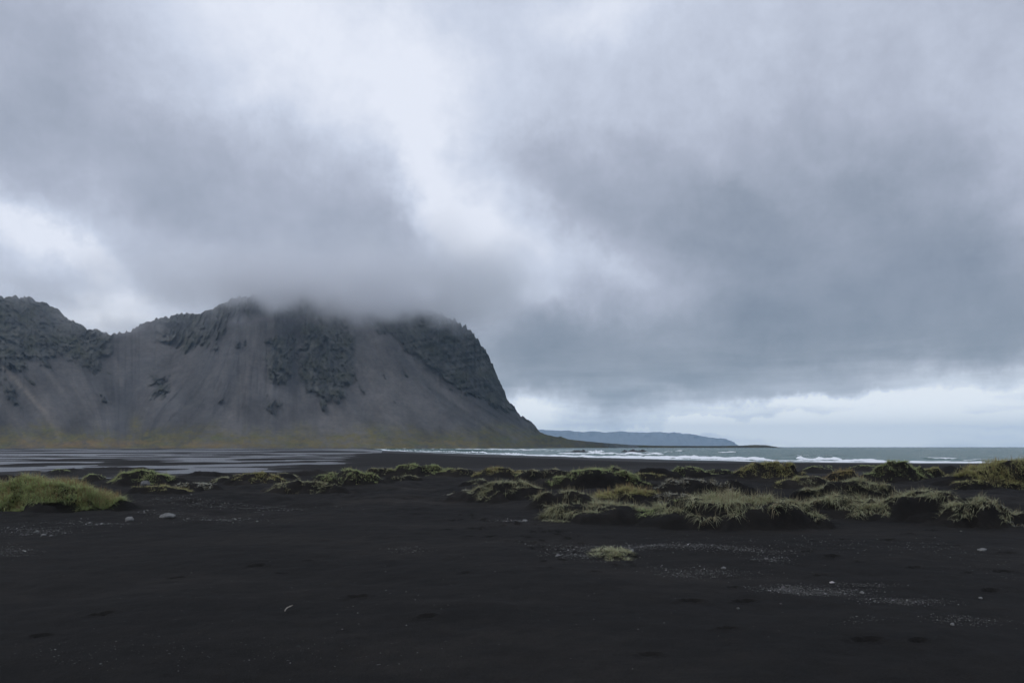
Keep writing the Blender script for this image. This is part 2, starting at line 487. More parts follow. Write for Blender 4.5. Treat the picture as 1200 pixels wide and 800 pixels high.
for (px, py, ang) in [(945, 648, 70), (975, 653, 75), (1010, 658, 80), (1070, 664, 75), (1135, 669, 78), (955, 635, 20), (962, 672, 70),
                      (860, 686, 60), (810, 701, 70), (872, 701, 75), (762, 766, 75), (1015, 753, 80), (1075, 756, 75), (852, 737, 60),
                      (1040, 634, 80), (1068, 627, 80), (990, 632, 75), (1090, 622, 70), (1125, 619, 70), (700, 672, 80), (640, 668, 80),
                      (505, 616, 75), (525, 620, 75), (548, 628, 75), (575, 628, 75), (600, 634, 80), (630, 640, 80), (545, 672, 80),
                      (210, 675, 70), (420, 698, 70), (50, 745, 60), (660, 622, 80), (680, 628, 75), (1180, 648, 75), (1160, 690, 70),
                      (500, 725, 75), (300, 662, 60), (330, 668, 60), (360, 655, 70), (1120, 640, 70), (1175, 668, 70)]:
    D = 1530.0 / (py - HY)
    FOOT.append(((px - HX) / F * D, D, ang + _fr.uniform(-20, 20), _fr.uniform(0.45, 0.75)))
for k in range(3):
    py = _fr.uniform(612, 790); px = _fr.uniform(-100, 1300); D = 1530.0 / (py - HY)
    FOOT.append(((px - HX) / F * D, D, _fr.uniform(30, 120), _fr.uniform(0.4, 0.65)))

for k in range(60):      # trodden path towards the flats
    t_ = k / 59.0; D = 11.0 + 8.5 * t_ + _tr.uniform(-.5, .5)
    FOOT.append((1.4 - 2.4 * t_ + _tr.uniform(-.75, .75), D, _tr.uniform(-25, 25), _tr.uniform(.45, .75)))

def ground_z(X, Y, feet=True):
    X = np.asarray(X, float); Y = np.asarray(Y, float)
    Rr = np.hypot(X, Y)
    z = plat(Rr)
    sdist = shore_dist(X, Y)
    z = z - 0.6 * (1 - sst(0, 60, sdist)) + np.minimum(sdist, 0) * 0.05
    z = np.maximum(z, -9)
    # shallow flats behind the dunes
    lm = sst(0, 1, (-(X + 0.150 * Y + 4) / (0.05 * Y + 4))) * sst(62, 84, Y)
    n_near = fbm(X / 26, Y / 26, 4, 11); n_far = fbm(X / 120, Y / 120, 4, 15)
    w = sst(150, 500, Rr)
    z = z + lm * (-0.085 + 0.34 * ((1 - w) * n_near + w * n_far)) + (1 - lm) * sst(95, 160, Rr) * sst(0, 40, sdist) * (0.10 + 0.10 * n_far)
    # dunes
    dz = sst(15, 26, Rr) * (1 - sst(60, 100, Rr))
    z = z + dz * (0.15 * fbm(X / 3.6, Y / 4.6, 4, 21) + 0.06 * fbm(X / 1.0, Y / 1.2, 3, 25)) - 0.05 * dz
    near = 1 - sst(14, 30, Rr)
    z = z + near * (0.045 * fbm(X / 2.6, Y / 3.2, 4, 31) + 0.012 * fbm(X / 0.5, Y / 0.5, 3, 35))
    # mounds: dome with a steeper, wind-cut front
    for k, m in MOUNDS.items():
        sel = (np.abs(X - m['X']) < 2.4 * m['rx']) & (np.abs(Y - m['Y']) < 2.4 * m['ry'] + 0.5)
        if not sel.any(): continue
        x, y = X[sel] - m['X'], Y[sel] - m['Y']
        s = m['rx']
        x = x + 0.42 * s * fbm(x / s * 1.3, y / s * 1.3, 3, 41 + m['seed']); y = y + 0.40 * m['ry'] * fbm(x / s * 1.3, y / s * 1.3, 3, 61 + m['seed'])
        ryy = np.where(y < 0, m['ry'] * 0.78, m['ry'] * 1.15)
        q = np.sqrt((x / m['rx']) ** 2 + (y / ryy) ** 2)
        add = m['h'] * np.exp(-(q ** np.where(y < 0, 3.0, 2.2)) * 1.2) * (1 + 0.22 * fbm(x / 0.8, y / 0.8, 3, 81 + m['seed']))
        cur = z[sel]; base = plat(Rr[sel])
        z[sel] = np.where(add > 0, np.maximum(cur, cur * 0.35 + 0.65 * base + add) * sst(0, 0.15, add) + cur * (1 - sst(0, 0.15, add)), cur)
    if feet:
        for fx, fy, ang, s in FOOT:
            sel = (np.abs(X - fx) < 0.6) & (np.abs(Y - fy) < 0.6)
            if not sel.any(): continue
            x, y = X[sel] - fx, Y[sel] - fy
            a = R(ang); u = x * math.sin(a) + y * math.cos(a); v = x * math.cos(a) - y * math.sin(a)
            q = np.sqrt((u / (0.17 * s)) ** 2 + (v / (0.085 * s)) ** 2)
            z[sel] += s * (-0.075 * np.exp(-q ** 4) + 0.022 * np.exp(-((q - 1.5) / 0.35) ** 2))
    return z

# ------------------------------------------------------------------ ground sheet
def polar(rs, fine, half=44, coarse=44):
    a = np.concatenate([np.linspace(-half, half, fine), np.linspace(half, 360 - half, coarse + 2)[1:-1]])
    a = np.radians(a)
    X = rs[:, None] * np.sin(a)[None]; Y = rs[:, None] * np.cos(a)[None]
    return X, Y

rs = np.concatenate([np.linspace(0.4, 3.4, 10)[:-1], np.exp(np.arange(math.log(3.4), math.log(75), 0.0058)),
                     np.exp(np.arange(math.log(75.2), math.log(2600), 0.016)), [3200, 4500, 7000, 12500, 27000]])
GXX, GYY = polar(rs, 580)
GZZ = ground_z(GXX, GYY)
nr, nc = GXX.shape
V = np.stack([GXX, GYY, GZZ], -1).reshape(-1, 3)
V = np.vstack([V, [[0, 0, float(GZZ[0].mean())]]])
cap = np.stack([np.full(nc, len(V) - 1), np.arange(nc), (np.arange(nc) + 1) % nc], -1)[:, [0, 2, 1]]
Q = grid_quads(nr, nc, True)[:, ::-1]
ground = obj('beach_ground', mesh_np('beach_ground', V, Q, cap), M_SAND)
tag(ground, kind='structure')

# ------------------------------------------------------------------ sea
def seapoint(px, py):
    Y = (CAMZ - SEA_Z) * F / (py - HY)
    return (px - HX) / F * Y, Y

srs = np.concatenate([np.exp(np.arange(math.log(110), math.log(1200), 0.0062)), np.exp(np.arange(math.log(1207), math.log(26000), 0.04)), [27500.0]])
SX, SY = polar(srs, 460, 44, 40)
PXs = HX + F * SX / np.where(np.abs(SY) < 1e-6, 1e-6, SY)
front = SY > 10
Rs = np.hypot(SX, SY)
foam = np.zeros_like(SX); hz = np.zeros_like(SX)
# swell and chop
amp = 1 - sst(1500, 5000, Rs)
hz += amp * (0.16 * fbm(SX / 45, SY / 16, 3, 101) + 0.05 * fbm(SX / 9, SY / 5, 2, 105))
BREAK = [  # polyline of the front foot (px, py), height, thickness (m), edge softness px, trailing foam (m)
    ([(455, 527.6), (520, 529.2), (570, 531), (620, 533.6), (700, 535.9), (800, 537.7), (895, 539.2)], 0.95, 7, 18, 45, 1.12),
    ([(880, 539.4), (960, 540.5), (1040, 541.3), (1230, 542.4)], 0.35, 4, 20, 14, 0.85),
    ([(935, 538.6), (985, 539.2)], 1.05, 6, 6, 16, 1.15),
    ([(985, 539.9), (1036, 540.6)], 0.5, 5, 8, 10, 0.9),
    ([(655, 531.6), (720, 532.6), (775, 533.2)], 1.2, 9, 14, 36, 0.85),
    ([(690, 530.6), (708, 531.2)], 2.0, 8, 5, 12, 0.85),
    ([(755, 529.8), (790, 530.2)], 0.8, 8, 8, 14, 0.62),
    ([(792, 528.8), (800, 528.9)], 1.6, 8, 3, 10, 0.9),
    ([(842, 530.0), (862, 530.2)], 1.0, 7, 5, 10, 0.8),
    ([(1086, 537.4), (1120, 537.6)], 0.5, 4, 8, 8, 0.72),
    ([(450, 525.6), (520, 526.2), (600, 526.6), (640, 526.9)], 1.3, 18, 16, 60, 1.0),
    ([(560, 527.6), (700, 528.6)], 0.8, 10, 30, 24, 0.60),
    ([(720, 534.4), (800, 535.8), (870, 537.0)], 0.6, 6, 20, 16, 0.62),
    ([(1130, 539.2), (1200, 539.9), (1300, 540.2)], 0.4, 4, 20, 8, 0.60),
    ([(930, 533.5), (990, 534.2)], 0.35, 4, 15, 6, 0.50),
]
for pts, H, th, soft, trail, fo in BREAK:
    pp = np.array([p[0] for p in pts], float)
    rr = np.array([math.hypot(*seapoint(*p)) for p in pts])
    rc = np.exp(np.interp(PXs, pp, np.log(rr)))
    rc = rc * (1 + 0.010 * fbm(PXs / 26, PXs * 0 + H * 7, 3, 111))
    env = sst(pp[0] - soft, pp[0] + soft * 0.5, PXs) * (1 - sst(pp[-1] - soft * 0.5, pp[-1] + soft, PXs)) * front
    d = Rs - rc
    prof = np.where(d < 0, np.exp(-(d / (th * 0.22)) ** 2), np.exp(-(d / th) ** 2))
    lump = np.clip(0.75 + 0.55 * fbm(PXs / 14, Rs / 22, 3, 121), 0.25, 1.5)
    hz += env * H * prof * lump
    f = np.where(d < 0, np.exp(-(d / (th * 0.35)) ** 2), np.exp(-(d / trail) ** 2))
    foam = np.maximum(foam, env * f * fo * np.clip(0.92 + 0.30 * fbm(PXs / 22, Rs / 40, 2, 131), 0.4, 1.15))
# thin swash along the waterline
sdw = shore_dist(SX, SY)
foam = np.maximum(foam, 0.62 * np.exp(-((sdw + 5) / 5) ** 2) * front)
land = sst(-6, 4, sdw)
hz *= (1 - land * 0.8)
SV = np.stack([SX, SY, SEA_Z + hz], -1).reshape(-1, 3)
sea = obj('sea', mesh_np('sea', SV, grid_quads(*SX.shape, True)[:, ::-1], attrs={'foam': foam}), M_SEA)
tag(sea, kind='structure')

# ------------------------------------------------------------------ shallow lagoon on the flats
lp = [(-14, 64), (-140, 64), (-1500, 300), (-2400, 900), (-2400, 1900), (-480, 1900), (-235, 1200), (-118, 700), (-58, 340), (-26, 140)]
bm = bmesh.new(); bm.faces.new([bm.verts.new((x, y, LAG_Z)) for x, y in lp][::-1])
if bm.faces[:] and True:
    bm.normal_update()
    for f_ in bm.faces:
        if f_.normal.z < 0: f_.normal_flip()
me = bpy.data.meshes.new('lagoon'); bm.to_mesh(me); bm.free()
lagoon = obj('lagoon', me, M_LAG); tag(lagoon, kind='structure')

# ------------------------------------------------------------------ the mountain
RIDGE = [(-520, 330), (-430, 318), (-340, 335), (-250, 352), (-170, 344), (-90, 350), (-30, 346), (0, 345.5), (32, 345.5), (47, 351), (63, 358), (77, 370), (93, 378), (103, 383), (113, 384), (127, 390), (147, 388),
         (167, 378), (177, 375), (187, 371), (213, 366), (227, 366), (243, 363), (263, 352), (272, 347), (283, 344), (290, 347), (302, 342), (318, 337), (345, 331), (375, 332), (405, 338),
         (440, 347), (480, 355), (505, 362), (530, 369.5), (547, 378), (551, 379), (555, 387), (567, 407), (577, 423), (583, 437), (590, 453), (593, 463), (603, 475),
         (610, 486), (620, 491), (627, 498), (633, 506), (643, 509.5), (653, 511.5), (657, 511), (667, 514.5), (700, 518), (740, 521), (770, 521.9), (830, 522.2), (868, 521.8), (885, 520.9), (898, 521.3), (910, 523.2), (916, 524.2)]
RP, RY = np.array(RIDGE, float).T
px = np.concatenate([np.arange(-520, 0, 4.0), np.arange(0, 660, 1.05), np.arange(660, 917, 2.0)])
ry_px = np.interp(px, RP, RY)
hgt = HY - ry_px
jag = -ridged(px / 9.0, px * 0 + 3.3, 4, 201) * 3.4 - ridged(px / 4.0, px * 0 + 5.1, 3, 203) * 1.2 + fbm(px / 2.5, px * 0 + 8.3, 3, 205) * 1.5 + 2.0
jag = jag * (1 + 0.9 * sst(490, 530, px) * (1 - sst(610, 640, px)))
ry_px = ry_px + jag * np.clip(hgt / 120, 0.04, 1)
hgt = np.maximum(HY - ry_px, 0.0)
Yf = np.interp(px, [-520, 0, 450, 560, 640, 745, 916], [1500, 1680, 1850, 2050, 2450, 3100, 3500])
foot_z = np.interp(px, [-520, 430, 480, 916], [-2.2, -2.2, -4.0, -5.0])
NT = 190
tt = np.linspace(0, 1, NT)[:, None]
PX = np.broadcast_to(px[None], (NT, len(px)))
yfoot = HY - (foot_z - CAMZ) / Yf * F
PY = yfoot[None] + (ry_px - yfoot)[None] * tt                    # from the foot up to the ridge
Yr = Yf / (1 - 0.286 * np.clip(hgt, 0, 215) / 180) + 18
# scree lies back, the crags above it stand steeper
prof = tt ** 0.86
Yd = Yf[None] + (Yr - Yf)[None] * prof
# slant of the scree runnels
SLp = [-520, -60, 0, 110, 140, 200, 260, 300, 380, 430, 500, 600, 916]
SLv = [0.2, 0.7, 0.85, 0.5, 0.0, -1.0, -0.5, -0.15, 0.3, 0.7, 1.25, 1.6, 1.6]
slant = np.interp(PX, SLp, SLv)
S = PX - slant * (PY - 470)
def inpoly(PX, PY, poly, soft=5.0):
    """soft mask, 1 inside"""
    poly = np.array(poly, float); ins = np.zeros(PX.shape, bool); best = np.full(PX.shape, 1e9)
    for (ax, ay), (bx, by) in zip(poly, np.roll(poly, -1, 0)):
        cond = ((ay > PY) != (by > PY))
        xi = (bx - ax) * (PY - ay) / ((by - ay) if by != ay else 1e-9) + ax
        ins ^= cond & (PX < xi)
        dx, dy = bx - ax, by - ay
        t = np.clip(((PX - ax) * dx + (PY - ay) * dy) / (dx * dx + dy * dy + 1e-9), 0, 1)
        best = np.minimum(best, np.hypot(PX - ax - t * dx, PY - ay - t * dy))
    return sst(-soft, soft, np.where(ins, best, -best))
wx = PX + 7 * fbm(PX / 16, PY / 16, 4, 211); wy = PY + 7 * fbm(PX / 14, PY / 14, 4, 215) + np.interp(PX, [430, 470], [11, 6]) * fbm(S / 9, PY / 70, 3, 213)
ROCKS = [
    ([(-40, 330), (45, 335), (132, 392), (122, 424), (104, 436), (84, 424), (58, 426), (40, 420), (20, 432), (-40, 420)], 5),
    ([(176, 362), (283, 330), (330, 320), (440, 330), (440, 362), (400, 360), (350, 366), (330, 372), (310, 362), (292, 364), (270, 372), (252, 386), (240, 404), (222, 412), (204, 398), (190, 388)], 6),
    ([(315, 396), (346, 394), (346, 428), (334, 448), (318, 446), (312, 420)], 3),
    ([(352, 376), (398, 372), (416, 398), (414, 428), (408, 452), (390, 474), (372, 468), (356, 452), (350, 420)], 4),
    ([(425, 340), (540, 352), (560, 380), (590, 437), (612, 484), (604, 484), (588, 478), (560, 468), (536, 456), (512, 438), (492, 420), (470, 398), (448, 386), (428, 376)], 3),
    ([(600, 470), (640, 500), (660, 514), (640, 512), (616, 496)], 3),
    ([(0, 448), (14, 452), (26, 470), (20, 474), (6, 462)], 3), ([(314, 470), (324, 472), (322, 486), (316, 484)], 3),
    ([(180, 440), (196, 448), (190, 462), (178, 456)], 4),
    ([(-560, 300), (-420, 300), (-330, 340), (-200, 345), (-60, 335), (-60, 400), (-150, 420), (-260, 400), (-350, 440), (-560, 430)], 8),
]
rock = np.zeros_like(PX)
for poly, so in ROCKS:
    rock = np.maximum(rock, inpoly(wx, wy, poly, so * 1.7))
spk = fbm(S / 13, PY / 34, 4, 217) + 0.5 * fbm(PX / 70, PY / 60, 2, 219) - 0.0028 * (PY - 400)
rock = np.maximum(rock, 0.7 * sst(0.72, 0.95, spk) * (PY < 500) * np.clip(hgt / 120, 0, 1)[None])
# long-wave shape of the slopes: corrie in the saddle, spur under the summit, gully beside the sea cliff
hf = np.clip(hgt / 150, 0, 1)[None] * tt
Yd = Yd + hf * (170 * np.exp(-((S - 140) / 60) ** 2) - 130 * np.exp(-((S - 300) / 70) ** 2) + 70 * np.exp(-((S - 352) / 16) ** 2) - 60 * np.exp(-((S - 60) / 40) ** 2)
                + 110 * np.exp(-((PX - 440) / 34) ** 2) * tt - 60 * np.exp(-((PX - 520) / 40) ** 2) * tt)
runnel = fbm(S / 16, PY / 190, 4, 221) * 0.7 + fbm(S / 7, PY / 60, 3, 225) * 0.10
amp_s = np.clip(hgt / 100, 0.03, 1)[None]
Yd = Yd + runnel * 13 * amp_s * np.sin(np.pi * np.clip(tt, 0, 1)) * (1 - 0.4 * rock)
rib = ridged(S / 15 + 0.7 * fbm(PX / 20, PY / 20, 3, 229), PY / 34, 4, 231) * 42 + ridged(S / 7, PY / 13, 4, 233) * 20 + ridged(PX / 5, PY / 5, 3, 235) * 11
face = ridged(PX / 24, PY / 40, 4, 237) * 34 + 20 * ridged(PX / 70, PY / 8 + PX / 50, 3, 239) + ridged(PX / 6, PY / 8, 4, 235) * 14
cl_ = sst(430, 470, PX)
crag = rib * (1 - cl_) + face * cl_
Yd = Yd - rock * crag * amp_s * 0.75 - rock * 22 * amp_s * sst(0, 1, rock)
MX = (PX - HX) / F * Yd; MZ = CAMZ + (HY - PY) / F * Yd
# colours of the bare stone, scree and moss, with some side light and shade mixed in
def lin(r, g, b): return np.array(srgb(r, g, b)[:3])
scA, scB, scC = np.array([.135, .133, .139]), np.array([.185, .177, .176]), np.array([.105, .107, .115])
sn = np.clip(0.45 + 0.45 * fbm(S / 38, PY / 300, 3, 241) + 0.10 * fbm(S / 12, PY / 70, 3, 245) - 0.28 * np.exp(-((PX - 130) / 55) ** 2) + 0.2 * np.exp(-((S - 262) / 32) ** 2), 0, 1)[..., None]  # spur flank facing left painted lighter, as lit from that side; saddle darker
col = scC + (scB - scC) * sn
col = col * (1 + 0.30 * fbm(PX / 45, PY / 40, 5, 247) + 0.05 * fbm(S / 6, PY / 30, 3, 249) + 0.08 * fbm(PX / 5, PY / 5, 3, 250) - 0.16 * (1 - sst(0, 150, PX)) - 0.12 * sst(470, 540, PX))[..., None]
def streak(path, w, c, k):
    global col
    m = np.zeros_like(PX)
    for (ax, ay), (bx, by) in zip(path[:-1], path[1:]):
        dx, dy = bx - ax, by - ay
        t = np.clip(((PX - ax) * dx + (PY - ay) * dy) / (dx * dx + dy * dy), 0, 1)
        d = np.hypot(PX - ax - t * dx, PY - ay - t * dy) + 1.6 * fbm(PX / 7, PY / 7, 3, 251)
        m = np.maximum(m, np.exp(-(d / w) ** 2))
    m = (m * k * np.clip(0.8 + 0.5 * fbm(PX / 10, PY / 10, 3, 255), 0, 1))[..., None]
    col = col * (1 - m) + np.array(c) * m
streak([(0, 426), (28, 456), (52, 482), (70, 512)], 3.6, (.27, .245, .22), .75)
streak([(48, 428), (62, 446), (74, 460)], 3.5, (.22, .21, .20), .5)
streak([(300, 372), (297, 410), (288, 448)], 3.2, (.21, .20, .20), .55)
streak([(122, 410), (136, 424), (142, 450)], 3.2, (.21, .20, .20), .5)
streak([(240, 398), (216, 424), (188, 456)], 4, (.20, .19, .19), .45)
streak([(350, 400), (352, 430), (356, 470)], 5, (.20, .195, .195), .5)
streak([(418, 424), (446, 462), (470, 506)], 5, (.215, .205, .20), .6)
streak([(430, 430), (474, 470), (510, 500)], 4, (.20, .195, .19), .5)
streak([(500, 440), (548, 486), (566, 502)], 3.2, (.19, .18, .175), .45)
streak([(376, 474), (384, 494), (400, 512)], 5, (.20, .195, .19), .4)
streak([(470, 420), (520, 470), (560, 500)], 5, (.105, .11, .115), .5)
streak([(404, 456), (420, 480), (440, 505)], 4, (.10, .105, .11), .45)
rk = np.clip(0.5 + 0.55 * fbm(S / 6, PY / 9, 4, 261) + 0.45 * fbm(PX / 22, PY / 22, 3, 265), 0, 1)[..., None]
rcol = np.array([.068, .073, .075]) + (np.array([.168, .170, .155]) - np.array([.078, .083, .084])) * rk
mossr = (np.clip(fbm(PX / 18, PY / 14, 3, 263) * 1.2, 0, .5))[..., None]
rcol = rcol * (1 - mossr) + np.array([.085, .090, .055]) * mossr
cliff = sst(430, 520, PX)[..., None]
rcol = rcol * (1 - 0.25 * cliff)  # shade of the right-facing sea cliff put into its rock colour
col = col * (1 - rock[..., None]) + rcol * rock[..., None]
mo = sst(-1, 1, (PY - 506 + 9 * fbm(PX / 40, PY / 40 + 5, 3, 271) + 5 * fbm(S / 6, PY / 20, 3, 273)) / 11)
mo = np.maximum(mo, .9 * np.exp(-((PX - 159) / 7) ** 2 - ((PY - 500) / 11) ** 2))
mo = np.maximum(mo, .7 * np.exp(-((PX - 450 - (PY - 505) * 1.2) / 30) ** 2 - ((PY - 506) / 9) ** 2))
mo = np.clip(mo * (0.72 + 0.5 * fbm(PX / 14, PY / 6, 4, 275) + 0.45 * fbm(PX / 4, PY / 2.2, 3, 276)), 0, 1)[..., None]
mcol = np.array([.185, .165, .060]) * np.ones_like(col)
left = (1 - sst(60, 420, PX))[..., None]
org = (sst(512, 519, PY) * np.clip(0.5 + 0.9 * fbm(PX / 45, PY / 9, 2, 277), 0, 1))[..., None]
mcol = mcol + (np.array([.28, .19, .085]) - mcol) * org * (0.35 + 0.65 * left)
grn = np.clip(fbm(PX / 30, PY / 8, 2, 279), 0, 1)[..., None]
mcol = mcol + (np.array([.14, .17, .065]) - mcol) * grn * 0.8
col = col * (1 - mo * 0.85) + mcol * mo * 0.85
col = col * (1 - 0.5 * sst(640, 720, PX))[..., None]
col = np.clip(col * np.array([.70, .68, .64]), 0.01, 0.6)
# far side of the ridge
NB = 16
tb = (np.arange(1, NB + 1) / NB)[:, None]
BY = Yd[-1][None] + tb * (np.maximum(MZ[-1], 5) * 1.7)[None]
BX = MX[-1][None] + tb * 40
BZ = MZ[-1][None] * (1 - tb) + foot_z[None] * tb + 26 * fbm(BX / 150, BY / 150, 4, 281) * np.sin(np.pi * tb) * amp_s
MV = np.concatenate([np.stack([MX, Yd, MZ], -1), np.stack([BX, BY, BZ], -1)], 0)
mcols = np.concatenate([col, np.repeat(rcol[-1:], NB, 0)], 0)
mrock = np.concatenate([rock, np.ones((NB, len(px)))], 0)
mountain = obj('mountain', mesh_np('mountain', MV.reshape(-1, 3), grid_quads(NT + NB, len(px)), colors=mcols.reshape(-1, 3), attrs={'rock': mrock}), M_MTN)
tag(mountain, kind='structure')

# ------------------------------------------------------------------ far headland across the bay
FR = [(560, 500), (640, 503), (690, 505), (740, 505.5), (790, 506), (807, 508.5), (825, 510.5), (840, 513.2), (850, 512.8), (857, 515.5), (862, 519), (868, 523.2)]
fp = np.arange(560, 868.1, 1.5)
fy = np.interp(fp, *np.array(FR, float).T) + 1.2 * fbm(fp / 18, fp * 0, 4, 301)
FD = 22000.0
t_ = np.linspace(0, 2, 36)[:, None]
up = np.where(t_ <= 1, t_, 2 - t_)
fz = np.maximum((HY - fy) / F * FD, 4)
FY = FD + (t_ - 1) * fz[None] * 2.2 + 260 * ridged(fp[None] / 7, t_ * 2, 4, 303) * up
FX = ((fp - HX) / F)[None] * FD + 0 * t_
FZ = -6 + (fz + 6)[None] * up ** 0.9
farh = obj('far_headland', mesh_np('far_headland', np.stack([FX, FY, FZ], -1).reshape(-1, 3), grid_quads(36, len(fp))), M_FAR)
tag(farh, kind='structure')

# ------------------------------------------------------------------ rocks awash in the surf
def reef(px0, px1, py, h, seed, label):
    X0, Y0 = seapoint(px0, py); X1, _ = seapoint(px1, py)
    L = X1 - X0; W = 7.0
    u = np.linspace(0, 1, 70)[None]; v = np.linspace(-1, 1, 22)[:, None]
    x = (u - 0.5) * L + 0 * v; y = v * W + 0 * u
    env = np.clip(1 - np.abs(2 * u - 1) ** 4, 0, 1) * np.clip(1 - v ** 2, 0, 1)
    z = -0.8 + env * h * np.clip(0.75 + 1.1 * fbm(x / 5, y / 5, 4, seed), 0.0, 2.0) + 0.25 * fbm(x / 1.2, y / 1.2, 2, seed + 2) * env
    me = mesh_np('sea_rock', np.stack([x, y, z], -1).reshape(-1, 3), grid_quads(22, 70))
    o = obj('sea_rock', me, M_REEF, loc=((X0 + X1) / 2, Y0, SEA_Z))
    tag(o, label, 'rock', 'rocks awash in the surf')
reef(661, 694, 529.6, 1.7, 311, 'low black reef rock closer to the mountain, half covered by a breaking wave')
reef(720, 761, 529.4, 2.1, 317, 'longer jagged black reef rock farther from the mountain, dark in the open surf')

# ------------------------------------------------------------------ dune grass
def blades(roots, length, width, az, lean, droop, cols, seg=3):
    """tapered strips, one per blade; returns verts, tris, colours"""
    n = len(roots); ts = np.linspace(0, 1, seg + 1)
    d = np.stack([np.cos(az), np.sin(az), np.zeros(n)], -1); s = np.stack([-np.sin(az), np.cos(az), np.zeros(n)], -1)
    vs = []
    for k, t in enumerate(ts):
        c = roots + d * (length * lean * t ** 1.5)[:, None]
        c[:, 2] += length * (t * np.sqrt(np.maximum(1 - (0.75 * lean) ** 2, 0.15)) - droop * t ** 2.4)
        if k < seg:
            w = (width * 0.5 * (1 - 0.55 * t))[:, None]
            vs += [c - s * w, c + s * w]
        else:
            vs.append(c)
    V = np.stack(vs, 1); m = V.shape[1]
    tr = []
    for k in range(seg - 1):
        a = 2 * k; tr += [(a, a + 1, a + 3), (a, a + 3, a + 2)]
    tr.append((2 * seg - 2, 2 * seg - 1, 2 * seg))
    T = (np.arange(n)[:, None, None] * m + np.array(tr)[None]).reshape(-1, 3)
    return V.reshape(-1, 3), T, np.repeat(cols, m, 0)

